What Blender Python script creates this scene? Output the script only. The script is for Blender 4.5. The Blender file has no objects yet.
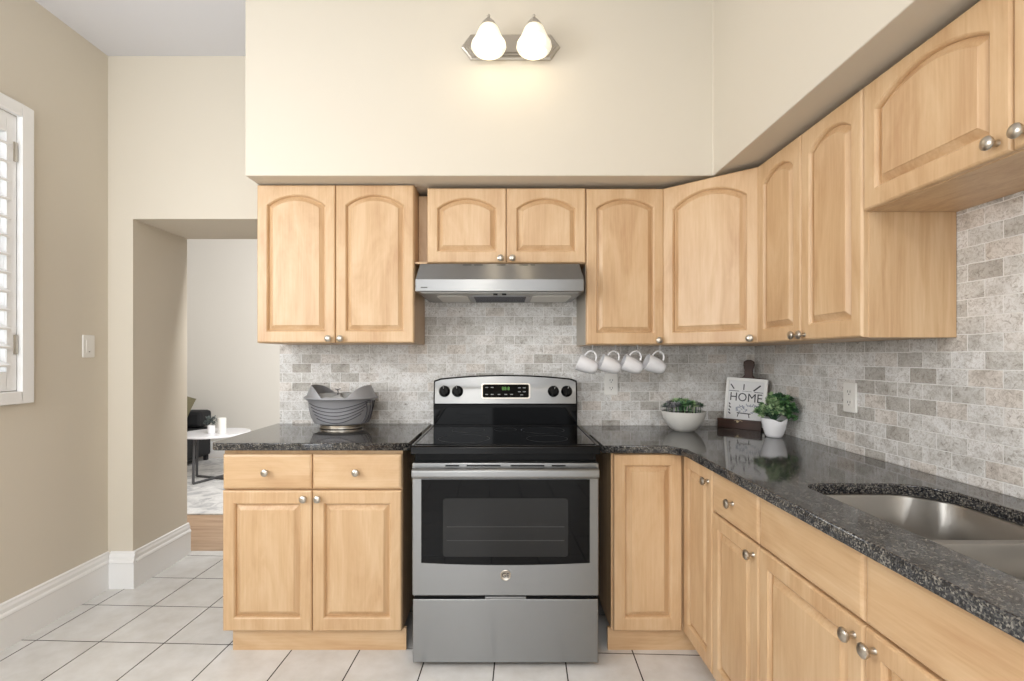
import bpy, bmesh, math, random
from mathutils import Matrix, Vector
random.seed(7)
PI = math.pi
R = math.radians
sc = bpy.context.scene
COL = sc.collection

# ------------------------------------------------------------------ camera, world, lights
H = 1.245
cam = bpy.data.cameras.new('camera')
cam.lens = 500 / 1024 * 36
cam.sensor_width = 36
cam.sensor_fit = 'HORIZONTAL'
cam.shift_x = 7 / 1024
cam.shift_y = 16.5 / 1024
cam.clip_start = 0.05
co = bpy.data.objects.new('camera', cam)
COL.objects.link(co)
co.location = (0, -2.70, H)
co.rotation_euler = (R(90), 0, 0)
sc.camera = co

w = bpy.data.worlds.new('world')
sc.world = w
w.use_nodes = True
w.node_tree.nodes['Background'].inputs[0].default_value = (0.93, 0.96, 1.0, 1)
w.node_tree.nodes['Background'].inputs[1].default_value = 2.2

def area(name, loc, target, sx, sy, power, col=(1, 1, 1)):
    l = bpy.data.lights.new(name, 'AREA')
    l.shape = 'RECTANGLE'
    l.size = sx
    l.size_y = sy
    l.energy = power
    l.color = col
    o = bpy.data.objects.new(name, l)
    COL.objects.link(o)
    o.location = loc
    d = Vector(target) - Vector(loc)
    o.rotation_euler = d.to_track_quat('-Z', 'Y').to_euler()
    return o

area('window_daylight', (-2.02, -1.95, 1.85), (0.7, -0.1, 1.75), 1.1, 1.2, 40, (0.94, 0.97, 1.0))
area('rear_fill', (-0.95, -5.7, 1.62), (-0.2, 0, 1.9), 1.5, 1.2, 21, (0.95, 0.98, 1.0))  # added fill behind the camera; no window is modelled there
area('overhead_fill', (-0.3, -4.2, 2.82), (-0.3, -4.2, 0), 1.8, 1.2, 46, (0.98, 0.985, 1.0))  # added overhead fill to brighten the kitchen, not a fixture of the room
for bx in (-0.36, -0.19):
    l = bpy.data.lights.new('ceiling_bulb', 'POINT')
    l.energy = 9.5
    l.color = (1.0, 0.93, 0.82)
    l.shadow_soft_size = 0.05
    o = bpy.data.objects.new('ceiling_bulb', l)
    COL.objects.link(o)
    o.location = (bx, -3.4, 2.45)
area('hall_fill', (-1.3, 1.1, 2.0), (-3.4, 3.5, 1.4), 1.2, 1.4, 72, (1.0, 0.99, 0.97))  # unseen fill added to lift the far room wall; no window behind it

vs = sc.view_settings
vs.view_transform = 'Standard'
vs.look = 'None'
vs.exposure = 0.0
vs.gamma = 1.0
vs.use_curve_mapping = False

# ------------------------------------------------------------------ materials
def lin(c):
    r = []
    for v in c:
        v = v / 255
        r.append(v / 12.92 if v <= 0.04045 else ((v + 0.055) / 1.055) ** 2.4)
    return (*r, 1)

def new_mat(name, rgb=(200, 200, 200), rough=0.5, metal=0.0, **kw):
    m = bpy.data.materials.new(name)
    m.use_nodes = True
    b = m.node_tree.nodes['Principled BSDF']
    b.inputs['Base Color'].default_value = lin(rgb)
    b.inputs['Roughness'].default_value = rough
    b.inputs['Metallic'].default_value = metal
    for k, v in kw.items():
        b.inputs[k.replace('_', ' ')].default_value = v
    return m

def N(m, t, **kw):
    n = m.node_tree.nodes.new(t)
    for k, v in kw.items():
        setattr(n, k, v)
    return n

def L(m, a, b):
    m.node_tree.links.new(a, b)

def bsdf(m):
    return m.node_tree.nodes['Principled BSDF']

def mapping(m, scale, coord='Object', use_random=False, rot=(0, 0, 0), loc=(0, 0, 0)):
    tc = N(m, 'ShaderNodeTexCoord')
    mp = N(m, 'ShaderNodeMapping')
    mp.inputs['Scale'].default_value = scale
    mp.inputs['Rotation'].default_value = rot
    mp.inputs['Location'].default_value = loc
    L(m, tc.outputs[coord], mp.inputs['Vector'])
    if use_random:
        oi = N(m, 'ShaderNodeObjectInfo')
        mu = N(m, 'ShaderNodeMath', operation='MULTIPLY')
        mu.inputs[1].default_value = 37.0
        L(m, oi.outputs['Random'], mu.inputs[0])
        va = N(m, 'ShaderNodeVectorMath', operation='ADD')
        L(m, mp.outputs[0], va.inputs[0])
        L(m, mu.outputs[0], va.inputs[1])
        return va.outputs[0]
    return mp.outputs[0]

def noise(m, vec, scale, detail=4, rough=0.5, dist=0.0):
    n = N(m, 'ShaderNodeTexNoise')
    n.inputs['Scale'].default_value = scale
    n.inputs['Detail'].default_value = detail
    n.inputs['Roughness'].default_value = rough
    n.inputs['Distortion'].default_value = dist
    L(m, vec, n.inputs['Vector'])
    return n

def ramp(m, fac, stops):
    r = N(m, 'ShaderNodeValToRGB')
    e = r.color_ramp.elements
    e[0].position, e[0].color = stops[0][0], lin(stops[0][1])
    e[1].position, e[1].color = stops[-1][0], lin(stops[-1][1])
    for p, c in stops[1:-1]:
        k = e.new(p)
        k.color = lin(c)
    L(m, fac, r.inputs['Fac'])
    return r

def bump(m, height, strength, dist=0.002):
    b = N(m, 'ShaderNodeBump')
    b.inputs['Strength'].default_value = strength
    b.inputs['Distance'].default_value = dist
    L(m, height, b.inputs['Height'])
    L(m, b.outputs[0], bsdf(m).inputs['Normal'])

def paint(name, rgb, rough=0.75):
    m = new_mat(name, rgb, rough)
    v = mapping(m, (1, 1, 1))
    n = noise(m, v, 220, 3)
    bump(m, n.outputs['Fac'], 0.08, 0.001)
    return m

def wood(name, dark, mid, light, horizontal=False, rough=0.38):
    m = new_mat(name, mid, rough)
    sc_ = (3.0, 9, 0.8) if not horizontal else (0.8, 9, 3.0)
    v = mapping(m, sc_, use_random=True)
    n1 = noise(m, v, 3.0, 5, 0.6, 0.8)
    s2 = (45, 45, 1.6) if not horizontal else (1.6, 45, 45)
    v2 = mapping(m, s2, use_random=True)
    n2 = noise(m, v2, 3.0, 3, 0.6)
    mx = N(m, 'ShaderNodeMath', operation='MULTIPLY_ADD')
    L(m, n2.outputs['Fac'], mx.inputs[0])
    mx.inputs[1].default_value = 0.22
    ad = N(m, 'ShaderNodeMath', operation='MULTIPLY')
    L(m, n1.outputs['Fac'], ad.inputs[0])
    ad.inputs[1].default_value = 0.6
    L(m, ad.outputs[0], mx.inputs[2])
    r = ramp(m, mx.outputs[0], [(0.27, dark), (0.41, mid), (0.56, light)])
    L(m, r.outputs[0], bsdf(m).inputs['Base Color'])
    bump(m, n2.outputs['Fac'], 0.05, 0.001)
    return m

def stone_tile(name, rot):
    """tumbled stone subway tiles, 104 x 50 mm"""
    m = new_mat(name, (180, 176, 168), 0.55)
    v = mapping(m, (1, 1, 1), rot=rot)
    br = N(m, 'ShaderNodeTexBrick')
    br.offset = 0.5
    br.inputs['Scale'].default_value = 1.0
    br.inputs['Brick Width'].default_value = 0.104
    br.inputs['Row Height'].default_value = 0.0505
    br.inputs['Mortar Size'].default_value = 0.0020
    br.inputs['Mortar Smooth'].default_value = 0.6
    br.inputs['Bias'].default_value = 0.0
    br.inputs['Color1'].default_value = (0, 0, 0, 1)
    br.inputs['Color2'].default_value = (1, 1, 1, 1)
    br.inputs['Mortar'].default_value = (0.5, 0.5, 0.5, 1)
    nz = noise(m, v, 38, 3)
    vm = N(m, 'ShaderNodeVectorMath', operation='MULTIPLY_ADD')
    L(m, nz.outputs['Color'], vm.inputs[0])
    vm.inputs[1].default_value = (0.004, 0.004, 0)
    L(m, v, vm.inputs[2])
    L(m, vm.outputs[0], br.inputs['Vector'])
    tint = ramp(m, br.outputs['Color'], [(0.0, (188, 184, 178)), (0.10, (216, 215, 212)), (0.4, (232, 232, 231)), (0.7, (240, 240, 240)), (0.88, (230, 224, 218)), (1.0, (243, 243, 243))])
    big = noise(m, v, 13, 6, 0.65, 0.6)
    cl = ramp(m, big.outputs['Fac'], [(0.30, (190, 185, 178)), (0.5, (240, 239, 237)), (0.7, (255, 255, 255))])
    mul = N(m, 'ShaderNodeMix', data_type='RGBA', blend_type='MULTIPLY')
    mul.inputs['Factor'].default_value = 0.75
    L(m, tint.outputs[0], mul.inputs['A'])
    L(m, cl.outputs[0], mul.inputs['B'])
    fine = noise(m, v, 75, 6, 0.75, 1.2)
    vein = ramp(m, fine.outputs['Fac'], [(0.32, (128, 120, 112)), (0.42, (214, 209, 203)), (0.55, (255, 255, 255))])
    mul2 = N(m, 'ShaderNodeMix', data_type='RGBA', blend_type='MULTIPLY')
    mul2.inputs['Factor'].default_value = 0.8
    L(m, mul.outputs['Result'], mul2.inputs['A'])
    L(m, vein.outputs[0], mul2.inputs['B'])
    mix = N(m, 'ShaderNodeMix', data_type='RGBA')
    L(m, br.outputs['Fac'], mix.inputs['Factor'])
    L(m, mul2.outputs['Result'], mix.inputs['A'])
    mix.inputs['B'].default_value = lin((238, 237, 235))
    L(m, mix.outputs['Result'], bsdf(m).inputs['Base Color'])
    inv = N(m, 'ShaderNodeMath', operation='MULTIPLY_ADD')
    L(m, br.outputs['Fac'], inv.inputs[0])
    inv.inputs[1].default_value = -1.0
    sm = N(m, 'ShaderNodeMath', operation='MULTIPLY')
    L(m, fine.outputs['Fac'], sm.inputs[0])
    sm.inputs[1].default_value = 0.35
    L(m, sm.outputs[0], inv.inputs[2])
    bump(m, inv.outputs[0], 0.5, 0.003)
    return m

def floor_tile(name):
    m = new_mat(name, (215, 212, 206), 0.22)
    a = R(2.2)
    v = mapping(m, (1, 1, 1), rot=(0, 0, a))
    # origin chosen so that grout joints fall where the photo shows them
    gx, gy = -1.483, -0.525
    ox = gx * math.cos(a) - gy * math.sin(a)
    oy = gx * math.sin(a) + gy * math.cos(a)
    sub = N(m, 'ShaderNodeVectorMath', operation='SUBTRACT')
    L(m, v, sub.inputs[0])
    sub.inputs[1].default_value = (ox - 0.289 * 40, oy - 0.314 * 40, 0)
    br = N(m, 'ShaderNodeTexBrick')
    br.offset = 0.0
    br.inputs['Scale'].default_value = 1.0
    br.inputs['Brick Width'].default_value = 0.289
    br.inputs['Row Height'].default_value = 0.314
    br.inputs['Mortar Size'].default_value = 0.0028
    br.inputs['Mortar Smooth'].default_value = 0.1
    br.inputs['Color1'].default_value = lin((222, 221, 219))
    br.inputs['Color2'].default_value = lin((228, 227, 225))
    br.inputs['Mortar'].default_value = lin((62, 58, 56))
    L(m, sub.outputs[0], br.inputs['Vector'])
    n = noise(m, v, 9, 5, 0.6)
    r = ramp(m, n.outputs['Fac'], [(0.3, (236, 234, 231)), (0.7, (255, 255, 255))])
    mul = N(m, 'ShaderNodeMix', data_type='RGBA', blend_type='MULTIPLY')
    mul.inputs['Factor'].default_value = 1.0
    L(m, br.outputs['Color'], mul.inputs['A'])
    L(m, r.outputs[0], mul.inputs['B'])
    L(m, mul.outputs['Result'], bsdf(m).inputs['Base Color'])
    inv = N(m, 'ShaderNodeMath', operation='SUBTRACT')
    inv.inputs[0].default_value = 1
    L(m, br.outputs['Fac'], inv.inputs[1])
    bump(m, inv.outputs[0], 0.5, 0.002)
    return m

def granite(name):
    m = new_mat(name, (50, 52, 56), 0.07, Specular_IOR_Level=0.6)
    v = mapping(m, (1, 1, 1))
    vo = N(m, 'ShaderNodeTexVoronoi')
    vo.inputs['Scale'].default_value = 310
    L(m, v, vo.inputs['Vector'])
    sp = N(m, 'ShaderNodeSeparateColor')
    L(m, vo.outputs['Color'], sp.inputs[0])
    n = noise(m, v, 55, 5, 0.7)
    ad = N(m, 'ShaderNodeMath', operation='MULTIPLY_ADD')
    L(m, sp.outputs[0], ad.inputs[0])
    ad.inputs[1].default_value = 0.55
    mm = N(m, 'ShaderNodeMath', operation='MULTIPLY')
    L(m, n.outputs['Fac'], mm.inputs[0])
    mm.inputs[1].default_value = 0.6
    L(m, mm.outputs[0], ad.inputs[2])
    r = ramp(m, ad.outputs[0], [(0.25, (14, 14, 17)), (0.46, (34, 35, 39)), (0.60, (56, 56, 58)), (0.74, (88, 85, 80)), (0.88, (132, 127, 119))])
    L(m, r.outputs[0], bsdf(m).inputs['Base Color'])
    return m

def steel(name, rgb=(186, 187, 187), rough=0.3, aniso=0.75, axis='Z'):
    m = new_mat(name, rgb, rough, 1.0)
    bsdf(m).inputs['Anisotropic'].default_value = aniso
    if aniso:
        bsdf(m).inputs['Anisotropic Rotation'].default_value = 0.25
        t = N(m, 'ShaderNodeTangent', direction_type='RADIAL', axis=axis)
        L(m, t.outputs[0], bsdf(m).inputs['Tangent'])
    v = mapping(m, (2, 2, 400))
    n = noise(m, v, 1.5, 2)
    bump(m, n.outputs['Fac'], 0.02, 0.0005)
    return m

M = {}
M['wall'] = paint('cream_wall_paint', (216, 208, 193))
M['hall_wall'] = paint('pale_hall_paint', (220, 216, 208))
M['ceiling'] = paint('ceiling_paint', (222, 222, 226))
M['trim'] = new_mat('white_trim_gloss', (242, 242, 241), 0.35)
M['floor'] = floor_tile('ceramic_floor_tile')
M['splash_back'] = stone_tile('tumbled_stone_back', (R(-90), 0, 0))
M['splash_right'] = stone_tile('tumbled_stone_right', (R(-90), R(-90), 0))
M['wood'] = wood('maple', (190, 151, 112), (206, 172, 132), (218, 188, 151))
M['wood_h'] = wood('maple_horizontal', (190, 151, 112), (206, 172, 132), (218, 188, 151), True)
M['wood_in'] = new_mat('cabinet_gap_shadow', (120, 85, 55), 0.7)
M['laminate'] = new_mat('grey_cabinet_side', (176, 168, 156), 0.5)
M['granite'] = granite('dark_granite')
M['steel'] = steel('brushed_steel', (140, 140, 139), 0.30, 0.9)
M['sink'] = steel('sink_steel', (162, 158, 152), 0.36, 0.0)
M['nickel'] = new_mat('brushed_nickel', (190, 183, 172), 0.28, 1.0)
M['black_glass'] = new_mat('black_glass', (4, 4, 5), 0.04, Specular_IOR_Level=0.18)
M['black'] = new_mat('black_enamel', (5, 5, 6), 0.2, Specular_IOR_Level=0.15)
M['oven_window'] = new_mat('oven_window_glass', (30, 30, 30), 0.06, Specular_IOR_Level=0.3)
M['oven_rack'] = new_mat('oven_rack_grey', (50, 50, 50), 0.3)
M['white'] = new_mat('white_ceramic', (236, 236, 238), 0.18)
M['plastic'] = new_mat('white_plastic', (235, 233, 228), 0.35)
M['slot'] = new_mat('dark_slot', (70, 68, 66), 0.6)
M['zinc'] = steel('galvanised_metal', (158, 158, 161), 0.42, 0.0)
bsdf(M['zinc']).inputs['Metallic'].default_value = 0.35
M['zinc_dark'] = new_mat('dark_wire', (72, 72, 78), 0.4, 0.3)
M['linen'] = new_mat('cream_cord', (158, 158, 156), 0.8)
M['dark_wood'] = wood('dark_walnut', (42, 28, 22), (66, 43, 34), (86, 58, 46), True, 0.5)
M['sign_paper'] = new_mat('sign_paper', (222, 222, 222), 0.6)
M['sign_white'] = new_mat('sign_frame_white', (236, 235, 232), 0.5)
M['ink'] = new_mat('ink', (58, 58, 62), 0.7)
M['ink_light'] = new_mat('ink_wash', (150, 156, 170), 0.7)
M['leaf'] = new_mat('green_leaf', (100, 142, 92), 0.5)
M['leaf2'] = new_mat('pale_green_leaf', (166, 192, 146), 0.5)
M['leaf3'] = new_mat('dark_green_leaf', (78, 112, 84), 0.5)
M['leaf4'] = new_mat('grey_purple_leaf', (136, 136, 138), 0.5)
M['soil'] = new_mat('soil', (50, 40, 34), 0.9)
M['rope'] = new_mat('jute_twine', (196, 176, 142), 0.8)
M['hardwood'] = wood('oak_floor', (150, 118, 92), (176, 146, 118), (192, 164, 136), True, 0.35)
M['sofa'] = new_mat('black_upholstery', (26, 27, 30), 0.8)
M['cushion'] = new_mat('pale_cushion_fabric', (214, 210, 202), 0.9)
M['olive'] = new_mat('olive_cushion_fabric', (112, 106, 82), 0.9)
M['marble'] = new_mat('white_marble', (236, 236, 240), 0.15)
M['table_metal'] = new_mat('dark_grey_metal', (92, 92, 94), 0.4, 0.6)
M['lens'] = new_mat('hood_lens', (214, 212, 205), 0.4)
M['green_digits'] = new_mat('green_digits', (90, 130, 70), 0.5, Emission_Strength=0.25)
bsdf(M['green_digits']).inputs['Emission Color'].default_value = lin((110, 200, 70))
M['label_grey'] = new_mat('panel_legend', (150, 152, 150), 0.5)
def cushion_rug():
    m = new_mat('pale_rug', (214, 212, 210), 0.95)
    v = mapping(m, (1, 1, 1))
    n = noise(m, v, 6, 6, 0.7, 1.0)
    r = ramp(m, n.outputs['Fac'], [(0.35, (168, 168, 170)), (0.5, (208, 207, 205)), (0.65, (226, 225, 223))])
    L(m, r.outputs[0], bsdf(m).inputs['Base Color'])
    return m
M['rug'] = cushion_rug()
def lamp_glass():
    m = new_mat('frosted_lamp_glass', (250, 244, 228), 0.4)
    v = mapping(m, (1, 1, 1), use_random=True)
    n = noise(m, v, 26, 3)
    r = ramp(m, n.outputs['Fac'], [(0.34, (235, 214, 160)), (0.5, (255, 248, 232))])
    L(m, r.outputs[0], bsdf(m).inputs['Emission Color'])
    bsdf(m).inputs['Emission Strength'].default_value = 0.42
    return m
M['lamp_glass'] = lamp_glass()

# ------------------------------------------------------------------ mesh helpers
class MB:
    """collects shapes and links them as ONE mesh object"""
    def __init__(self):
        self.bm = bmesh.new()

    def box(self, x0, x1, y0, y1, z0, z1, mat=None):
        v = [self.bm.verts.new(p) for p in ((x0, y0, z0), (x1, y0, z0), (x1, y1, z0), (x0, y1, z0), (x0, y0, z1), (x1, y0, z1), (x1, y1, z1), (x0, y1, z1))]
        for f in ((3, 2, 1, 0), (4, 5, 6, 7), (0, 1, 5, 4), (1, 2, 6, 5), (2, 3, 7, 6), (3, 0, 4, 7)):
            self.bm.faces.new([v[i] for i in f])
        if mat is not None:
            for q in v:
                q.co = mat @ q.co
        return self

    def loops(self, loops, cap0=True, cap1=True, closed=True):
        rows = [[self.bm.verts.new(p) for p in lp] for lp in loops]
        n = len(rows[0])
        for a, b in zip(rows, rows[1:]):
            for i in range(n if closed else n - 1):
                j = (i + 1) % n
                try:
                    self.bm.faces.new((a[i], a[j], b[j], b[i]))
                except ValueError:
                    pass
        if cap0:
            self.bm.faces.new(rows[0][::-1])
        if cap1:
            self.bm.faces.new(rows[-1])
        return self

    def prism(self, pts, ax, a, b):
        """polygon pts (2D) extruded along axis ax from a to b"""
        def mk(p, t):
            return {'x': (t, p[0], p[1]), 'y': (p[0], t, p[1]), 'z': (p[0], p[1], t)}[ax]
        return self.loops([[mk(p, a) for p in pts], [mk(p, b) for p in pts]])

    def lathe(self, prof, n=32, cx=0, cy=0, sx=1, sy=1, mat=None, cap0=True, cap1=True):
        lps = []
        for r, z in prof:
            lp = []
            for i in range(n):
                a = 2 * PI * i / n
                p = Vector((cx + r * sx * math.cos(a), cy + r * sy * math.sin(a), z))
                lp.append(mat @ p if mat else p)
            lps.append(lp)
        return self.loops(lps, cap0, cap1)

    def tube(self, pts, r, n=8, closed=False):
        pts = [Vector(p) for p in pts]
        lps = []
        up = None
        for i, p in enumerate(pts):
            if closed:
                t = (pts[(i + 1) % len(pts)] - pts[i - 1]).normalized()
            else:
                t = (pts[min(i + 1, len(pts) - 1)] - pts[max(i - 1, 0)]).normalized()
            if up is None:
                up = Vector((0, 0, 1)) if abs(t.z) < 0.9 else Vector((1, 0, 0))
            s = t.cross(up).normalized()
            up = s.cross(t).normalized()
            rr = r[i] if isinstance(r, (list, tuple)) else r
            lps.append([p + (s * math.cos(2 * PI * k / n) + up * math.sin(2 * PI * k / n)) * rr for k in range(n)])
        if closed:
            lps.append(lps[0])
            return self.loops(lps, False, False)
        return self.loops(lps)

    def build(self, name, mat, parent=None, bevel=0.0, smooth=False, mtx=None, seg=2):
        bmesh.ops.remove_doubles(self.bm, verts=self.bm.verts, dist=1e-6)
        bmesh.ops.recalc_face_normals(self.bm, faces=self.bm.faces)
        if bevel:
            ed = [e for e in self.bm.edges if len(e.link_faces) == 2 and e.calc_face_angle(0) > R(35)]
            bmesh.ops.bevel(self.bm, geom=ed, offset=bevel, segments=seg, affect='EDGES', profile=0.5, clamp_overlap=True)
        me = bpy.data.meshes.new(name)
        self.bm.to_mesh(me)
        self.bm.free()
        if mtx is not None:
            me.transform(mtx)
        if smooth:
            for p in me.polygons:
                p.use_smooth = True
            me.set_sharp_from_angle(angle=R(38))
        me.materials.append(mat)
        o = bpy.data.objects.new(name, me)
        COL.objects.link(o)
        if parent:
            o.parent = parent
        return o

def outline_mesh(outers, z0, z1, bev=0.003, res=3):
    """mesh of closed 2D outlines (first outer, others holes) as a slab z0..z1"""
    cu = bpy.data.curves.new('outline', 'CURVE')
    cu.dimensions = '2D'
    cu.fill_mode = 'BOTH'
    for pts in outers:
        s = cu.splines.new('POLY')
        s.points.add(len(pts) - 1)
        for i, p in enumerate(pts):
            s.points[i].co = (p[0], p[1], 0, 1)
        s.use_cyclic_u = True
    cu.extrude = (z1 - z0) / 2 - bev
    cu.bevel_depth = bev
    cu.bevel_resolution = res
    cu.offset = -bev
    ob = bpy.data.objects.new('outline', cu)
    COL.objects.link(ob)
    dg = bpy.context.evaluated_depsgraph_get()
    me = bpy.data.meshes.new_from_object(ob.evaluated_get(dg))
    bpy.data.objects.remove(ob)
    bpy.data.curves.remove(cu)
    me.transform(Matrix.Translation((0, 0, (z0 + z1) / 2)))
    return me

def text_mesh(body, size, depth=0.0004, bold=0.0, align='CENTER'):
    cu = bpy.data.curves.new('lettering', 'FONT')
    cu.body = body
    cu.size = size
    cu.extrude = depth
    cu.offset = bold
    cu.align_x = align
    cu.align_y = 'CENTER'
    cu.resolution_u = 3
    ob = bpy.data.objects.new('lettering', cu)
    COL.objects.link(ob)
    dg = bpy.context.evaluated_depsgraph_get()
    me = bpy.data.meshes.new_from_object(ob.evaluated_get(dg))
    bpy.data.objects.remove(ob)
    bpy.data.curves.remove(cu)
    return me

def link_mesh(name, me, mat, parent=None, mtx=None):
    if mtx is not None:
        me.transform(mtx)
    me.materials.clear()
    me.materials.append(mat)
    me.name = name
    o = bpy.data.objects.new(name, me)
    COL.objects.link(o)
    if parent:
        o.parent = parent
    return o

def tag(o, label, cat, group=None):
    o['label'] = label
    o['category'] = cat
    if group:
        o['group'] = group
    return o

def struct(o):
    o['kind'] = 'structure'
    return o

def thing(name, label, cat, loc=(0, 0, 0), rz=0, group=None):
    o = bpy.data.objects.new(name, None)
    o.empty_display_size = 0.05
    COL.objects.link(o)
    o.location = loc
    o.rotation_euler = (0, 0, rz)
    return tag(o, label, cat, group)

def copy_thing(root, loc, label=None, rz=None):
    def rec(o, par):
        c = o.copy()
        COL.objects.link(c)
        if par:
            c.parent = par
        for ch in kids[o]:
            rec(ch, c)
        return c
    kids = {}
    def gather(o):
        kids[o] = list(o.children)
        for ch in kids[o]:
            gather(ch)
    gather(root)
    c = rec(root, None)
    c.location = loc
    if label:
        c['label'] = label
    if rz is not None:
        c.rotation_euler = (0, 0, rz)
    return c

def rrect(x0, x1, y0, y1, r, n=6):
    """rounded rectangle; r = (x0y0, x1y0, x1y1, x0y1)"""
    if not isinstance(r, (tuple, list)):
        r = (r,) * 4
    pts = []
    for (cx, cy, rr, a0) in ((x0 + r[0], y0 + r[0], r[0], 180), (x1 - r[1], y0 + r[1], r[1], 270), (x1 - r[2], y1 - r[2], r[2], 0), (x0 + r[3], y1 - r[3], r[3], 90)):
        for i in range(n + 1):
            a = R(a0 + 90 * i / n)
            pts.append((cx + rr * math.cos(a), cy + rr * math.sin(a)))
    return pts

# ------------------------------------------------------------------ the setting
ZC = 2.87           # ceiling height
XL, XR = -2.144, 1.352
YB = -6.0
OX0, OX1, OZ = -2.009, -1.215, 1.99   # passage opening
PT = 0.46           # passage depth

struct(MB().box(XL - 0.15, XR + 0.15, YB, 0.51, -0.05, 0).build('floor', M['floor']))
struct(MB().box(-5.2, 1.5, 0.51, 3.6, -0.05, -0.001).build('floor_hall', M['hardwood']))
struct(MB().box(-5.3, 1.6, YB, 3.7, ZC, ZC + 0.1).build('ceiling', M['ceiling']))
b = MB()
b.box(XL - 0.12, OX0, 0, PT, 0, ZC)
b.box(OX0, OX1, 0, PT, OZ, ZC)
b.box(OX1, XR + 0.12, 0, PT, 0, ZC)
struct(b.build('wall_back', M['wall']))
# left wall with the window opening
WY0, WY1, WZ0, WZ1 = -1.65, -0.504, 1.095, 2.30
b = MB()
b.box(XL - 0.12, XL, WY1, 0.0, 0, ZC)
b.box(XL - 0.12, XL, YB, WY0, 0, ZC)
b.box(XL - 0.12, XL, WY0, WY1, 0, WZ0)
b.box(XL - 0.12, XL, WY0, WY1, WZ1, ZC)
struct(b.build('wall_left', M['wall']))
struct(MB().box(XR, XR + 0.12, YB, 0, 0, ZC).build('wall_right', M['wall']))
b = MB()
b.box(XL - 0.12, -1.6, YB - 0.12, YB, 0, ZC)
b.box(1.1, XR + 0.12, YB - 0.12, YB, 0, ZC)
b.box(-1.6, 1.1, YB - 0.12, YB, 2.2, ZC)
struct(b.build('wall_rear', M['wall']))
# hall walls
struct(MB().box(-5.3, 1.6, 3.5, 3.62, 0, ZC).build('wall_hall_far', M['hall_wall']))
struct(MB().box(-5.3, -5.18, 0.3, 3.5, 0, ZC).build('wall_hall_left', M['hall_wall']))
struct(MB().box(1.5, 1.62, 0.46, 3.5, 0, ZC).build('wall_hall_right', M['hall_wall']))
struct(MB().box(-5.2, XL - 0.12, 0.34, 0.46, 0, ZC).build('wall_hall_near', M['hall_wall']))

# soffit (bulkhead) over the wall cabinets: L shape
SZ, SY, SX = 2.068, -0.430, 0.945
b = MB().prism([(-1.180, 0), (-1.180, SY), (SX, SY), (SX, -3.4), (XR, -3.4), (XR, 0)], 'z', SZ, ZC)
struct(b.build('wall_soffit', M['wall'], bevel=0.004))

# baseboards with a moulded top
BP = [(0, 0), (0.017, 0), (0.017, 0.135), (0.021, 0.140), (0.019, 0.150), (0.013, 0.156), (0.013, 0.172), (0.008, 0.184), (0.008, 0.192), (0, 0.197)]
def baseboard(name, a, c, nrm):
    """profile swept from a to c (2D), standing out along nrm"""
    lps = []
    for p in (a, c):
        lps.append([(p[0] + nrm[0] * t, p[1] + nrm[1] * t, z) for t, z in BP])
    return struct(MB().loops(lps).build(name, M['trim']))
baseboard('baseboard_left', (XL, YB), (XL, 0.0), (1, 0))
baseboard('baseboard_back', (XL + 0.017, 0), (OX0 + 0.017, 0), (0, -1))
baseboard('baseboard_passage', (OX0, -0.001), (OX0, PT + 0.01), (1, 0))
baseboard('baseboard_hall', (-5.1, 3.5), (1.4, 3.5), (0, -1))

# tiled backsplashes (1 cm slabs)
TZ0, TZ1 = 0.877, 1.70
me = MB().box(-1.212, XR, -0.010, -0.0005, TZ0, TZ1).build('trim_1', M['splash_back'])
struct(me)
struct(MB().box(XR - 0.010, XR - 0.0005, -2.9, -0.0105, TZ0, TZ1).build('trim_2', M['splash_right']))
XT = XR - 0.010

# window with casing
wn = struct(bpy.data.objects.new('window_1', None))
COL.objects.link(wn)
b = MB()
cw = 0.055
fx0, fx1 = XL, XL + 0.026
for (y0, y1, z0, z1) in ((WY1, WY1 + cw, WZ0 - cw, WZ1 + cw), (WY0 - cw, WY0, WZ0 - cw, WZ1 + cw), (WY0, WY1, WZ0 - cw, WZ0), (WY0, WY1, WZ1, WZ1 + cw)):
    b.box(fx0, fx1, y0, y1, z0, z1)
b.build('window_frame', M['trim'], wn, bevel=0.004)
b = MB()
for (y0, y1, z0, z1) in ((WY1 - 0.04, WY1, WZ0, WZ1), (WY0, WY0 + 0.04, WZ0, WZ1), (WY0 + 0.04, WY1 - 0.04, WZ0, WZ0 + 0.04), (WY0 + 0.04, WY1 - 0.04, WZ1 - 0.04, WZ1), (WY0 + 0.04, WY1 - 0.04, 1.68, 1.72)):
    b.box(XL - 0.11, XL - 0.075, y0, y1, z0, z1)
b.build('window_sash', M['trim'], wn, bevel=0.003)
gl = new_mat('window_glass', (255, 255, 255), 0.0, Transmission_Weight=1.0, IOR=1.01)
MB().box(XL - 0.097, XL - 0.093, WY0 + 0.04, WY1 - 0.04, WZ0 + 0.04, WZ1 - 0.04).build('window_pane', gl, wn)

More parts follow.
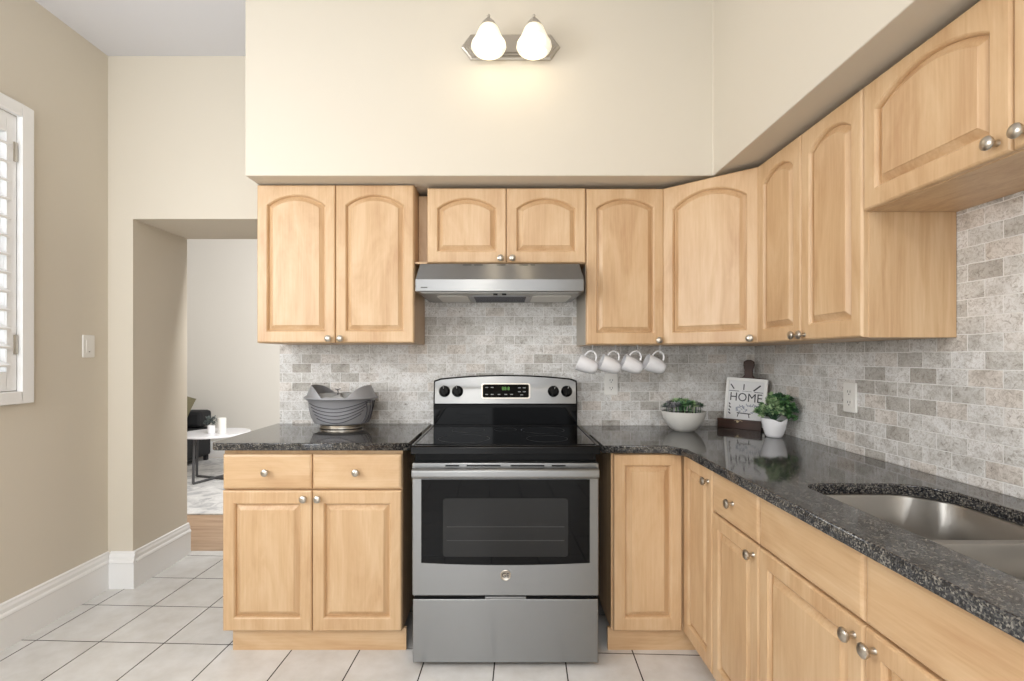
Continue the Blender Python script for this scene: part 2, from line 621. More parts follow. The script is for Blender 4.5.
# plantation shutters: two hinged panels
def shutter(y0, y1, label, hinge_y):
    t = thing('window_shutter', label, 'shutter', (XL, (y0 + y1) / 2, WZ0 + 0.002), 0, 'plantation shutters in the window')
    yc = (y0 + y1) / 2
    a, c = y0 - yc, y1 - yc
    h = WZ1 - WZ0 - 0.004
    b = MB()
    x0, x1 = -0.03, 0.002
    b.box(x0, x1, a, a + 0.045, 0, h)
    b.box(x0, x1, c - 0.045, c, 0, h)
    b.box(x0, x1, a + 0.045, c - 0.045, 0, 0.085)
    b.box(x0, x1, a + 0.045, c - 0.045, h - 0.085, h)
    b.build('shutter_frame', M['trim'], t, bevel=0.003)
    b = MB()
    n = 13
    for i in range(n):
        z = 0.085 + 0.041 + i * (h - 0.17 - 0.082) / (n - 1)
        mt = Matrix.Translation((-0.014, 0, z)) @ Matrix.Rotation(R(24), 4, 'Y')
        b.box(-0.043, 0.043, a + 0.047, c - 0.047, -0.005, 0.005, mt)
    b.build('louvers', M['trim'], t, bevel=0.002)
    b = MB().box(0.022, 0.028, -0.006, 0.006, 0.13, h - 0.13)
    b.build('tilt_rod', M['trim'], t)
    for z in (0.16, h - 0.2):
        MB().box(0.0, 0.010, hinge_y - yc - 0.006, hinge_y - yc + 0.006, z, z + 0.085).build('hinge', M['nickel'], t)
shutter((WY0 + WY1) / 2 + 0.002, WY1 - 0.002, 'white louvered shutter panel nearest the back wall, beside the light switch', WY1 - 0.012)
shutter(WY0 + 0.002, (WY0 + WY1) / 2 - 0.002, 'white louvered shutter panel farther from the back wall, in the same window', WY0 + 0.012)

# ------------------------------------------------------------------ cabinets
KNOB = None
def make_knob():
    prof = [(0.0075, 0.0), (0.006, 0.004), (0.0048, 0.010), (0.006, 0.015), (0.0125, 0.018), (0.0155, 0.022), (0.0150, 0.026), (0.0105, 0.0295), (0.004, 0.031)]
    b = MB().lathe(prof, 20)
    o = b.build('knob', M['nickel'], smooth=True, mtx=Matrix.Rotation(R(90), 4, 'X'))
    me = o.data
    bpy.data.objects.remove(o)
    return me
KNOB = make_knob()

def add_knob(parent, x, y, z, s=1.0):
    o = bpy.data.objects.new('knob', KNOB)
    o.scale = (s, s, s)
    COL.objects.link(o)
    o.parent = parent
    o.location = (x, y, z)

def inner_loop(w, z0, z1, ml, mb, mt, sag, ins, n=16):
    """closed loop of the door opening, inset by ins; x 0..w"""
    l, r, bz = ml + ins, w - ml - ins, z0 + mb + ins
    pts = [(l, bz), (r, bz)]
    cx = w / 2
    hw = w / 2 - ml
    if sag > 0:
        rad = (hw * hw + sag * sag) / (2 * sag)
        zc = z1 - mt - rad
        rr = rad - ins
        h2 = hw - ins
        for i in range(n + 1):
            x = h2 - 2 * h2 * i / n
            pts.append((cx + x, zc + math.sqrt(max(rr * rr - x * x, 0))))
    else:
        zt = z1 - mt - ins
        for i in range(n + 1):
            pts.append((r - (r - l) * i / n, zt))
    return pts

def door(parent, x0, x1, z0, z1, sag=0.0, knob=None, yf=-0.02, mt=0.044, ml=0.045, mb=0.052):
    """raised panel door: frame mesh + panel child + knob child"""
    w = x1 - x0
    n = 16
    def outer(ins, y):
        p = [(ins, y, z0 + ins), (w - ins, y, z0 + ins)]
        for i in range(n + 1):
            p.append((w - ins - (w - 2 * ins) * i / n, y, z1 - ins))
        return p
    def inn(ins, y):
        return [(x, y, z) for x, z in inner_loop(w, z0, z1, ml, mb, mt, sag, ins, n)]
    # z of opening bottom uses mb above z0
    b = MB()
    b.loops([outer(0, 0.0), outer(0, yf + 0.006), outer(0.0022, yf + 0.0022), outer(0.006, yf), inn(0, yf), inn(0.004, yf + 0.003), inn(0.007, yf + 0.0095), inn(0.0075, yf + 0.0165), inn(0.0075, 0.0)], False, False)
    fr = b.build('door', M['wood'], parent, smooth=False)
    fr.location = (x0, 0, 0)
    b = MB()
    b.loops([inn(0.0077, 0.0), inn(0.0077, yf + 0.0155), inn(0.012, yf + 0.0145), inn(0.029, yf + 0.0030), inn(0.0305, yf + 0.001), inn(0.033, yf + 0.0008)])
    b.build('panel', M['wood'], fr)
    if knob:
        add_knob(fr, knob[0] - x0, yf, knob[1])
    return fr

def drawer(parent, x0, x1, z0, z1, knob=True, yf=-0.02, name='drawer'):
    w = x1 - x0
    b = MB()
    def lp(i, y):
        return [(i, y, z0 + i), (w - i, y, z0 + i), (w - i, y, z1 - i), (i, y, z1 - i)]
    b.loops([lp(0, 0), lp(0, yf + 0.009), lp(0.003, yf + 0.004), lp(0.010, yf + 0.0005), lp(0.016, yf)])
    o = b.build(name, M['wood_h'], parent)
    o.location = (x0, 0, 0)
    if knob:
        add_knob(o, w / 2, yf, (z0 + z1) / 2)
    return o

def carcass(parent, w, depth, z0, z1, side_mat=None, name='body'):
    """box with front edges; local origin at front left, y to the back"""
    return MB().box(0, w, 0, depth, z0, z1).build(name, M['wood'], parent, bevel=0.001)

G = 0.0015
# ---- wall cabinets, back run (doors' faces at y=-0.33)
YU = -0.31
DU = 0.31 - 0.0125
def upper(name, label, x0, x1, z0, z1, n, sag, knobs):
    t = thing(name, label, 'cabinet', (x0, YU, z0), 0)
    w = x1 - x0
    h = z1 - z0
    carcass(t, w, DU, 0, h)
    dw = w / n
    for i in range(n):
        kx = {'l': i * dw + 0.028, 'r': (i + 1) * dw - 0.028}[knobs[i]]
        door(t, i * dw + G, (i + 1) * dw - G, 0.002, h - 0.002, sag, (kx, 0.021))
    return t
upper('wall_cabinet', 'tall maple wall cabinet with two arched doors, left of hood, above metal basket', -1.178, -0.431, 1.311, 2.063, 2, 0.050, 'rl')
t = upper('wall_cabinet', 'short maple wall cabinet with two arched doors directly above the range hood', -0.370, 0.384, 1.690, 2.048, 2, 0.050, 'rl')
MB().box(-0.0595, -0.001, 0.10, DU, 0.0, 0.355).build('filler_strip', M['wood'], t)
MB().box(-0.0595, -0.001, -0.005, 0.10, 0.0, 0.008).build('ledge', M['wood_h'], t)
t = upper('wall_cabinet', 'maple wall cabinet with one arched door, hanging right of the range hood above the mugs', 0.3855, 0.7545, 1.303, 2.046, 1, 0.044, 'r')
MB().box(-0.001, 0.0, 0.0, DU, 0.001, 0.38).build('side_panel', M['laminate'], t)

# ---- diagonal corner wall cabinet
XU = 1.06 + 0.02            # carcass face of right run
P0 = Vector((0.7565, YU, 0))
P1 = Vector((XU, -0.595, 0))
dv = P1 - P0
dl = dv.length
ang = math.atan2(dv.y, dv.x)
t = thing('corner_wall_cabinet', 'maple wall cabinet with one wide arched door set diagonally across the corner', 'cabinet', (P0.x, P0.y, 1.303), ang)
inv = (Matrix.Translation((P0.x, P0.y, 0)) @ Matrix.Rotation(ang, 4, 'Z')).inverted()
pl = [P0, P1, Vector((XT - 0.0015, -0.595, 0)), Vector((XT - 0.0015, -0.0125, 0)), Vector((0.7565, -0.0125, 0))]
pl = [inv @ p for p in pl]
MB().prism([(p.x, p.y) for p in pl], 'z', 0, 0.743).build('body', M['wood'], t, bevel=0.001)
door(t, 0.006, dl - 0.006, 0.002, 0.741, 0.060, (dl - 0.036, 0.021))

# ---- right run wall cabinets (faces look to -x)
def right_unit(name, label, face_x, y_far, y_near, depth, z):
    return thing(name, label, 'cabinet', (face_x, y_far, z), R(-90))
DR = XT - 0.0015 - XU
t = right_unit('wall_cabinet', 'tall maple wall cabinet with two narrow arched doors beside the diagonal corner cabinet', XU, -0.597, -1.216, DR, 1.303)
carcass(t, 0.619, DR, 0, 0.743)
door(t, G, 0.3095 - G, 0.002, 0.741, 0.044, (0.3095 - 0.024, 0.021))
door(t, 0.3095 + G, 0.619 - G, 0.002, 0.741, 0.044, (0.3095 + 0.024, 0.021))
t = right_unit('wall_cabinet', 'short maple wall cabinet with wide arched doors high on the right wall above the sink', XU, -1.2175, -2.09, DR, 1.675)
carcass(t, 0.872, DR, 0, 0.371)
door(t, G, 0.436 - G, 0.002, 0.369, 0.054, (0.436 - 0.03, 0.03), mt=0.032)
door(t, 0.436 + G, 0.872 - G, 0.002, 0.369, 0.054, (0.436 + 0.03, 0.03), mt=0.032)
t = None

# ---- base cabinets
CZ = 0.845           # carcass top / granite underside
YBF = -0.59          # carcass face, back run (door faces at -0.61)
t = thing('base_cabinet', 'maple base cabinet with two drawers over two doors left of the range', 'cabinet', (-1.183, YBF, 0))
w = 0.752
WL = 0.888          # the left worktop sits a little higher
MB().box(0, w, 0, -YBF - 0.012, 0.095, WL - 0.032).build('body', M['wood'], t, bevel=0.001)
MB().box(0.027, w + 0.011, 0.015, 0.032, 0, 0.0945).build('toe_kick', M['wood_h'], t)
for i in range(2):
    x0, x1 = i * w / 2 + G, (i + 1) * w / 2 - G
    drawer(t, x0, x1, 0.692, 0.838)
    door(t, x0, x1, 0.098, 0.686, 0, ((x1 - 0.028) if i == 0 else (x0 + 0.028), 0.655), mt=0.052)

# corner base cabinet (L) with a folding pair of full height doors
XBF = 0.765          # carcass face, right run (door faces at 0.745)
t = thing('corner_base_cabinet', 'maple L-shaped corner base cabinet with two full height doors meeting at the inner corner', 'cabinet', (0.447, YBF, 0))
ox, oy = 0.447, YBF
YC = -0.898
pl = [(0.447, -0.012), (0.447, YBF), (XBF, YBF), (XBF, YC), (XT - 0.003, YC), (XT - 0.003, -0.012)]
MB().prism([(x - ox, y - oy) for x, y in pl], 'z', 0.095, CZ).build('body', M['wood'], t, bevel=0.001)
pl = [(0.437, -0.558), (0.437, -0.575), (XBF + 0.065, -0.575), (XBF + 0.065, YC), (XBF + 0.082, YC), (XBF + 0.082, -0.558)]
MB().prism([(x - ox, y - oy) for x, y in pl], 'z', 0, 0.0945).build('toe_kick', M['wood_h'], t)
door(t, 0.008, XBF - 0.447 - 0.023, 0.098, 0.838, 0)
e = bpy.data.objects.new('door', None)
d2 = door(t, 0.022, 0.308 - G, 0.098, 0.838, 0, (0.308 - 0.03, 0.79))
d2.location = (XBF - ox, YBF - oy - 0.022, 0)
d2.rotation_euler = (0, 0, R(-90))
bpy.data.objects.remove(e)

# drawer + door cabinet on the right run
t = right_unit('base_cabinet', 'narrow maple base cabinet with one drawer over one door, between corner cabinet and sink cabinet', XBF, -0.900, -1.23, 0, 0)
w = 0.330
DB = XT - 0.003 - XBF
MB().box(0, w, 0, DB, 0.095, CZ).build('body', M['wood'], t, bevel=0.001)
MB().box(0, w, 0.065, 0.082, 0, 0.0945).build('toe_kick', M['wood_h'], t)
drawer(t, G, w - G, 0.692, 0.838)
door(t, G, w - G, 0.098, 0.686, 0, (w - 0.03, 0.652))

# sink cabinet (hollow: the bowls hang inside it)
t = right_unit('sink_cabinet', 'maple sink base cabinet with two plain false drawer fronts above two doors', XBF, -1.2315, -2.1, 0, 0)
w = 0.86
b = MB()
b.box(0, 0.006, 0, DB, 0.095, CZ)
b.box(w - 0.016, w, 0, DB, 0.095, CZ)
b.box(0.006, w - 0.016, 0, DB, 0.095, 0.111)
b.box(0.016, w - 0.016, DB - 0.008, DB, 0.111, CZ)
b.box(0.016, w - 0.016, 0, 0.018, 0.685, CZ)
b.box(w / 2 - 0.02, w / 2 + 0.02, 0, 0.018, 0.111, 0.685)
b.build('body', M['wood'], t)
MB().box(0, w, 0.065, 0.082, 0, 0.0945).build('toe_kick', M['wood_h'], t)
for i in range(2):
    x0, x1 = i * w / 2 + G, (i + 1) * w / 2 - G
    drawer(t, x0, x1, 0.692, 0.838, knob=False, name='drawer_front')
    door(t, x0, x1, 0.098, 0.686, 0, ((x1 - 0.028) if i == 0 else (x0 + 0.028), 0.652))

# ------------------------------------------------------------------ worktops and sink
WZ = 0.877
link = link_mesh('worktop', outline_mesh([[(-1.224, -0.0105), (-1.225, -0.605), (-1.208, -0.625), (-0.398, -0.625), (-0.398, -0.0105)]], WL - 0.032, WL, 0.004), M['granite'])
tag(link, 'dark speckled granite worktop on the base cabinet left of the range', 'countertop')
hole = rrect(0.857, 1.225, -1.985, -1.246, (0.055, 0.12, 0.12, 0.055), 10)
outer = [(0.405, -0.0105), (0.405, -0.625), (0.672, -0.625), (0.723, -0.705), (0.723, -2.15), (XT - 0.0005, -2.15), (XT - 0.0005, -0.0105)]
link = link_mesh('worktop', outline_mesh([outer, hole[::-1]], CZ, WZ, 0.004), M['granite'])
tag(link, 'dark speckled L-shaped granite worktop right of the range with the sink cut into it', 'countertop')

sk = thing('double_sink', 'undermount stainless steel double bowl sink set in the right worktop', 'sink', (1.04, -1.61, 0.66))
SC = Matrix.Translation((-1.04, 1.61, -0.66))
bowls = [(0.848, 1.235, -1.602, -1.2405, (0.05, 0.05, 0.13, 0.065)), (0.848, 1.235, -1.995, -1.626, (0.065, 0.13, 0.05, 0.05))]
FZ = 0.8435
me = outline_mesh([rrect(0.83, 1.255, -2.012, -1.2385, (0.07, 0.13, 0.13, 0.07), 8)] + [rrect(*q[:4], q[4], 8)[::-1] for q in bowls], FZ - 0.0024, FZ, 0.0006, 0)
link_mesh('flange', me, M['sink'], sk, SC)
for q in bowls:
    lps = []
    x0, x1, y0, y1, rr = q
    for ins, z in ((0, FZ), (0.003, FZ - 0.004), (0.008, 0.74), (0.014, 0.70), (0.024, 0.684), (0.045, 0.677), (0.12, 0.673)):
        lps.append([(x, y, z) for x, y in rrect(x0 + ins, x1 - ins, y0 + ins, y1 - ins, tuple(max(r_ - ins * 0.4, 0.012) for r_ in rr), 8)])
    o = MB().loops(lps, False, True).build('bowl', M['sink'], sk, smooth=True, mtx=SC)
    cx, cy = (x0 + x1) / 2, (y0 + y1) / 2
    b = MB().lathe([(0.045, 0.6732), (0.045, 0.6755), (0.034, 0.6755), (0.028, 0.6735)], 24, cx, cy)
    b.build('drain', M['nickel'], sk, smooth=True, mtx=SC)

# ------------------------------------------------------------------ range (stove)
st = thing('electric_range', 'stainless steel electric range with black glass cooktop between the base cabinets', 'stove', (0.002, -0.68, 0))
hw = 0.373
FY = -0.02          # local y of door face (world -0.70)
BK = 0.66           # back of body
MB().box(-hw + 0.004, hw - 0.004, 0.022, BK, 0.03, 0.860).build('body', M['black'], st)
for sx in (-1, 1):
    for yy in (0.05, 0.6):
        MB().lathe([(0.018, 0), (0.018, 0.008), (0.012, 0.01), (0.012, 0.031)], 12, sx * 0.33, yy).build('foot', M['black'], st)
# cooktop
b = MB().prism([(-0.026, 0.856), (-0.020, 0.884), (-0.012, 0.889), (0.545, 0.889), (0.545, 0.862)], 'x', -hw - 0.006, hw + 0.006)
b.build('cooktop_frame', M['black'], st, bevel=0.003)
ct = MB().box(-hw + 0.008, hw - 0.008, 0.014, 0.540, 0.8885, 0.8915).build('cooktop', M['black_glass'], st, bevel=0.001)
MR = M['oven_rack']
for cx, cy, r_ in ((-0.18, 0.15, 0.112), (0.18, 0.15, 0.09), (-0.18, 0.40, 0.08), (0.18, 0.40, 0.105), (0.0, 0.42, 0.055)):
    b = MB()
    b.lathe([(r_, 0.8915), (r_, 0.8918), (r_ - 0.002, 0.8918), (r_ - 0.002, 0.8915)], 40, cx, cy, cap0=False, cap1=False)
    b.build('burner_ring', MR, st)
for sx in (-1, 1):
    MB().box(sx * hw - 0.004, sx * hw + 0.004, 0.0, 0.545, 0.889, 0.8922).build('side_trim', M['steel'], st, bevel=0.001)
# backguard: black lower riser and steel control panel, top edge slightly arched
bw = 0.370
MB().prism([(0.552, 0.889), (0.548, 1.0), (BK, 1.0), (BK, 0.889)], 'x', -bw, bw).build('riser', M['black_glass'], st, bevel=0.002)
MB().box(-bw, bw, 0.538, 0.551, 0.889, 0.897).build('riser_trim', M['black'], st, bevel=0.002)
def arch_top(x, zc, ze, half):
    return ze + (zc - ze) * (1 - (x / half) ** 2)
def arch_panel(half, z0, zc, ze, n=24, crn=0.012):
    pts = [(-half, z0), (half, z0)]
    for i in range(n + 1):
        x = half - 2 * half * i / n
        z = arch_top(x, zc, ze, half)
        if i == 0 or i == n:
            z -= crn * 0.6
        pts.append((x, z))
    return pts
def tilted(pts, y0, y1, zb):
    """front face leaning back by 6 degrees about its bottom"""
    k = math.tan(R(9))
    return [[(x, y + (z - zb) * k, z) for x, z in pts] for y in (y0, y1)]
b = MB().loops(tilted(arch_panel(bw, 1.0, 1.152, 1.130), 0.545, 0.60, 1.0))
b.build('backguard_shell', M['black'], st, bevel=0.003)
b = MB().loops(tilted(arch_panel(bw - 0.007, 1.006, 1.146, 1.124), 0.5425, 0.5455, 1.0))
cp = b.build('control_panel', M['steel'], st, bevel=0.0008)
TK = math.tan(R(9))
def face(x, z, off=0.0):
    """matrix: local XY plane of lettering on the tilted control panel"""
    y = 0.5425 + (z - 1.0) * TK - off
    return Matrix.Translation((x, y, z)) @ Matrix.Rotation(R(90 - 9), 4, 'X')
z0 = 1.070
def rr_plate(w_, h_, r_, t0, t1, mt):
    pts = rrect(-w_ / 2, w_ / 2, -h_ / 2, h_ / 2, r_, 5)
    b = MB().loops([[(x, y, t0) for x, y in pts], [(x, y, t1) for x, y in pts]])
    return b
o = rr_plate(0.252, 0.080, 0.012, -0.001, 0.0025, None).build('display_bezel', M['nickel'], st, bevel=0.0008, mtx=face(0.002, z0))
disp = rr_plate(0.238, 0.068, 0.009, 0.0025, 0.0040, None).build('display', M['black_glass'], st, mtx=face(0.002, z0))
link_mesh('clock_digits', text_mesh('88:8', 0.024), M['green_digits'], disp, face(0.002, z0 + 0.012, 0.0046))
b = MB()
for (bx, bz) in ((-0.098, 0.018), (-0.07, 0.018), (-0.098, -0.018), (-0.07, -0.018), (-0.035, -0.018), (0.0, -0.018), (0.03, -0.018), (0.07, 0.016), (0.095, 0.016), (0.07, -0.004), (0.095, -0.004), (0.082, -0.02)):
    MB().box(bx - 0.007, bx + 0.007, bz - 0.002, bz + 0.002, 0.004, 0.0043).build('button_legend', M['label_grey'], disp, mtx=face(0.002, z0))
for kx in (-0.313, -0.246, 0.247, 0.315):
    b = MB().lathe([(0.029, 0), (0.029, 0.004), (0.025, 0.008), (0.023, 0.022), (0.020, 0.025)], 28)
    kn = b.build('burner_knob', M['black'], st, smooth=True, mtx=face(kx, z0 - 0.002))
    MB().box(-0.005, 0.005, -0.027, 0.027, 0.012, 0.030).build('grip', M['black'], kn, bevel=0.002, mtx=face(kx, z0 - 0.002) @ Matrix.Rotation(0.15 if kx < 0 else -0.3, 4, 'Z'))
    MB().box(-0.001, 0.001, 0.012, 0.025, 0.0300, 0.0304).build('pointer', M['label_grey'], kn, mtx=face(kx, z0 - 0.002) @ Matrix.Rotation(0.15 if kx < 0 else -0.3, 4, 'Z'))
# oven door
od = MB()
pts_o = rrect(-hw, hw, 0.290, 0.821, 0.006, 3)
od.loops([[(x, 0.02, z) for x, z in pts_o], [(x, FY, z) for x, z in pts_o]])
door_o = od.build('oven_door', M['steel'], st, bevel=0.003)
# window: black glass with arched lower edge, proud by 1 mm
gx = 0.337
def win_pts(half, zt, ze, zc, n=20):
    pts = [(half, zt), (-half, zt)]
    for i in range(n + 1):
        x = -half + 2 * half * i / n
        pts.append((x, ze + (zc - ze) * (1 - (x / half) ** 2)))
    return pts
wp = win_pts(gx, 0.756, 0.422, 0.413)
b = MB().loops([[(x, FY - 0.0001, z) for x, z in wp], [(x, FY - 0.0016, z) for x, z in wp]])
gd = b.build('window_glass', M['black_glass'], door_o)
pts = rrect(-0.250, 0.250, 0.447, 0.680, 0.012, 4)
b = MB().loops([[(x, FY - 0.0016, z) for x, z in pts], [(x, FY - 0.0020, z) for x, z in pts]])
b.build('inner_window', M['oven_window'], door_o)
b = MB()
for z in (0.565, 0.510):
    b.box(-0.235, 0.235, FY - 0.0023, FY - 0.0019, z, z + 0.003)
b.build('oven_rack', MR, door_o)
# handle
b = MB()
hp = rrect(-0.064, -0.030, 0.766, 0.806, 0.012, 4)
b.loops([[(-0.368, y, z) for y, z in hp], [(0.368, y, z) for y, z in hp]])
b.box(-0.368, -0.335, -0.045, FY, 0.772, 0.800)
b.box(0.335, 0.368, -0.045, FY, 0.772, 0.800)
b.build('handle', M['steel'], door_o, bevel=0.002)
for (x0, x1) in ((-0.24, -0.185), (-0.155, -0.02), (0.02, 0.155), (0.185, 0.24)):
    MB().box(x0, x1, FY - 0.0008, FY + 0.001, 0.8075, 0.813).build('vent_slot', M['black'], door_o)
# round emblem
em = MB().lathe([(0.0215, 0), (0.0215, 0.0015), (0.0195, 0.0026), (0.0175, 0.0015), (0.0, 0.0015)], 32, cap0=True, cap1=False)
FM = Matrix.Translation((0.0, FY, 0.372)) @ Matrix.Rotation(R(90), 4, 'X')
eo = em.build('emblem', M['nickel'], door_o, smooth=True, mtx=FM)
tm = text_mesh('GE', 0.024, 0.0003, 0.0006)
link_mesh('emblem_letters', tm, M['slot'], door_o, FM @ Matrix.Translation((0, 0, 0.0022)))
# lower gap and storage drawer
MB().box(-hw + 0.006, hw - 0.006, -0.004, 0.02, 0.276, 0.294).build('drawer_gap', M['black'], st)
dr = MB().box(-hw + 0.002, hw - 0.002, FY, 0.02, 0.022, 0.276).build('storage_drawer', M['steel'], st, bevel=0.003)
MB().box(-0.082, 0.082, FY - 0.002, -0.004, 0.2785, 0.2865).build('drawer_pull', M['steel'], dr, bevel=0.001)

# ------------------------------------------------------------------ range hood
hd = thing('range_hood', 'slim stainless steel range hood under the short wall cabinet', 'range hood', (-0.024, -0.012, 1.539))
hx = 0.379
sec = [(0.0, 0.0), (-0.438, 0.0), (-0.440, 0.004), (-0.440, 0.055), (-0.386, 0.135), (-0.300, 0.149), (0.0, 0.149)]
b = MB()
rows = []
for y, z in sec:
    pass
for sx in (-1, 1):
    row = []
    for y, z in sec:
        k = 0.0 if z < 0.1 else 0.012
        row.append((sx * (hx - k), y, z))
    rows.append(row)
b.loops(rows)
hood = b.build('shell', M['steel'], hd, bevel=0.002)
b = MB().box(-hx + 0.02, hx - 0.02, -0.42, -0.02, -0.004, 0.001)
un = b.build('underside', new_mat('hood_underside', (150, 148, 143), 0.35, 0.7), hd)
for i, (x0, x1) in enumerate(((-0.30, -0.155), (-0.145, 0.145), (0.155, 0.34))):
    m = M['lens'] if i != 1 else M['zinc']
    pts = rrect(x0, x1, -0.33, -0.06, 0.03, 4)
    b = MB().loops([[(x, y, -0.004) for x, y in pts], [(x, y, -0.0075) for x, y in pts]])
    b.build('light_lens' if i != 1 else 'grease_filter', m, hd)
    if i == 1:
        b = MB()
        for k in range(9):
            y = -0.31 + k * 0.028
            b.box(x0 + 0.02, x1 - 0.02, y, y + 0.006, -0.0095, -0.0075)
        b.build('filter_slats', M['zinc_dark'], hd)
for x in (-0.02, 0.02):
    MB().box(x - 0.010, x + 0.010, -0.40, -0.375, -0.010, -0.004).build('switch', M['black'], hd, bevel=0.001)
sl = math.atan2(0.080, 0.054)
TM = Matrix.Translation((0, -0.386, 0.135)) @ Matrix.Rotation(sl, 4, 'X')
for q in ((0, 8), (10, 16), (18, 26)):
    for k in range(*q):
        x = -0.17 + k * 0.013
        if k % 4 == 0:
            b = MB().box(x, x + 0.040 if k + 4 <= q[1] else x + 0.02, -0.010, -0.005, 0.0005, 0.0012, TM)
            b.build('vent_slot', M['slot'], hd)
MB().box(-0.355, -0.325, -0.4406, -0.4400, 0.016, 0.021).build('badge', M['slot'], hd)

# ------------------------------------------------------------------ vanity light on the soffit
vl = thing('wall_light', 'two-lamp brushed nickel wall light with frosted bell shades on the bulkhead', 'lamp', (0.026, SY, 2.648))
def hexplate(hwid, hh, cut):
    return [(-hwid, 0), (-hwid + cut, -hh), (hwid - cut, -hh), (hwid, 0), (hwid - cut, hh), (-hwid + cut, hh)]
b = MB()
lps = []
for s, y in ((0, -0.0005), (0, -0.006), (0.006, -0.010), (0.012, -0.010), (0.016, -0.016), (0.022, -0.016), (0.026, -0.022)):
    lps.append([(x, y, z) for x, z in hexplate(0.224 - s * 1.3, 0.057 - s, 0.042 - s * 0.3)])
b.loops(lps)
b.build('back_plate', M['nickel'], vl)
def shade_unit(x):
    b = MB()
    b.tube([(x, -0.022, 0.0), (x, -0.045, 0.010), (x, -0.062, 0.045), (x, -0.098, 0.060)], 0.007, 10)
    b.build('arm', M['nickel'], vl, smooth=True)
    MT = Matrix.Translation((x, -0.098, 0))
    sh = MB().lathe([(0.058, -0.080), (0.068, -0.073), (0.0765, -0.057), (0.074, -0.042), (0.060, -0.020), (0.050, 0.002), (0.042, 0.022), (0.030, 0.038), (0.018, 0.044), (0.016, 0.042), (0.028, 0.035), (0.039, 0.020), (0.047, 0.000), (0.057, -0.020), (0.071, -0.042), (0.073, -0.057), (0.065, -0.071), (0.056, -0.079)], 32, mat=MT, cap0=False, cap1=False).build('lamp_shade', M['lamp_glass'], vl, smooth=True)
    MB().lathe([(0.037, 0.030), (0.031, 0.043), (0.022, 0.055), (0.011, 0.066), (0.0045, 0.073), (0.0065, 0.079), (0.003, 0.086)], 20, mat=MT).build('cap', M['nickel'], vl, smooth=True)
    bulb = MB().lathe([(0.006, -0.075), (0.020, -0.068), (0.028, -0.050), (0.024, -0.03), (0.014, -0.008), (0.012, 0.04)], 16, mat=MT)
    em_ = bpy.data.materials.get('bulb') or new_mat('bulb', (255, 244, 220), 0.4, Emission_Strength=2.0)
    bsdf(em_).inputs['Emission Color'].default_value = lin((255, 240, 210))
    bulb.build('bulb', em_, vl, smooth=True)
    l = bpy.data.lights.new('lamp_glow', 'POINT')
    l.energy = 0.55
    l.color = (1.0, 0.86, 0.66)
    l.shadow_soft_size = 0.03
    lo = bpy.data.objects.new('lamp_glow', l)
    COL.objects.link(lo)
    lo.parent = vl
    lo.location = (x, -0.200, -0.080)
shade_unit(-0.097)
shade_unit(0.100)

# ------------------------------------------------------------------ switch and outlets
def wall_plate(name, label, cat, mtx, kind, group=None):
    t = thing(name, label, cat)
    t.matrix_world = mtx
    pts = rrect(-0.036, 0.036, -0.058, 0.058, 0.005, 3)
    lps = [[(x * s, y * s, z) for x, y in pts] for s, z in ((1, 0.0005), (1, 0.004), (0.95, 0.0065))]
    MB().loops(lps).build('cover_plate', M['plastic'], t)
    if kind == 'switch':
        MB().loops([[(x, y, z) for x, y in rrect(-0.017, 0.017, -0.033, 0.033, 0.003, 3)] for z in (0.006, 0.0085)]).build('rocker', M['plastic'], t, bevel=0.001)
        MB().box(-0.004, 0.004, -0.030, -0.026, 0.0085, 0.0088).build('indicator', M['slot'], t)
    else:
        for s in (-1, 1):
            f = MB().loops([[(x, y + s * 0.0205, z) for x, y in rrect(-0.0165, 0.0165, -0.0145, 0.0145, 0.006, 4)] for z in (0.006, 0.008)]).build('socket', M['plastic'], t)
            b = MB()
            b.box(-0.008, -0.0055, s * 0.0205 - 0.002, s * 0.0205 + 0.007, 0.008, 0.0083)
            b.box(0.0055, 0.008, s * 0.0205 - 0.002, s * 0.0205 + 0.007, 0.008, 0.0083)
            b.box(-0.0025, 0.0025, s * 0.0205 - 0.010, s * 0.0205 - 0.006, 0.008, 0.0083)
            b.build('slots', M['slot'], f)
    return t
wall_plate('light_switch', 'white rocker light switch on the left wall beside the window', 'light switch', Matrix.Translation((XL, -0.13, 1.30)) @ Matrix.Rotation(R(90), 4, 'Z') @ Matrix.Rotation(R(90), 4, 'X'), 'switch')
wall_plate('wall_outlet', 'white electrical outlet on the back tiles below the hanging mugs', 'outlet', Matrix.Translation((0.570, -0.010, 1.098)) @ Matrix.Rotation(R(90), 4, 'X'), 'outlet')
wall_plate('wall_outlet', 'white electrical outlet on the right wall tiles between the potted plant and the sink', 'outlet', Matrix.Translation((XT, -0.760, 1.088)) @ Matrix.Rotation(R(-90), 4, 'Z') @ Matrix.Rotation(R(90), 4, 'X'), 'outlet')

# ------------------------------------------------------------------ mugs on hooks
def make_mug():
    t = thing('mug', 'x', 'mug', group='mugs hanging under the wall cabinet')
    b = MB().lathe([(0.022, 0.0), (0.026, 0.003), (0.032, 0.018), (0.038, 0.045), (0.041, 0.075), (0.0425, 0.098), (0.0405, 0.098), (0.039, 0.075), (0.036, 0.045), (0.030, 0.018), (0.022, 0.006)], 32)
    # pivot: top of handle at the origin once hanging
    hand = []
    for i in range(13):
        a = -PI / 2 + PI * i / 12
        hand.append((0.037 + 0.037 * math.cos(a), 0, 0.050 + 0.029 * math.sin(a)))
    th = R(-68)
    rot = Matrix.Rotation(th, 4, 'Y')
    top = rot @ Vector((0.070, 0, 0.050))
    mt = Matrix.Scale(1.0, 4) @ Matrix.Translation(-top) @ rot
    body = b.build('body', M['white'], t, smooth=True, mtx=mt)
    MB().tube(hand, 0.0048, 10).build('handle', M['white'], t, smooth=True, mtx=mt)
    return t
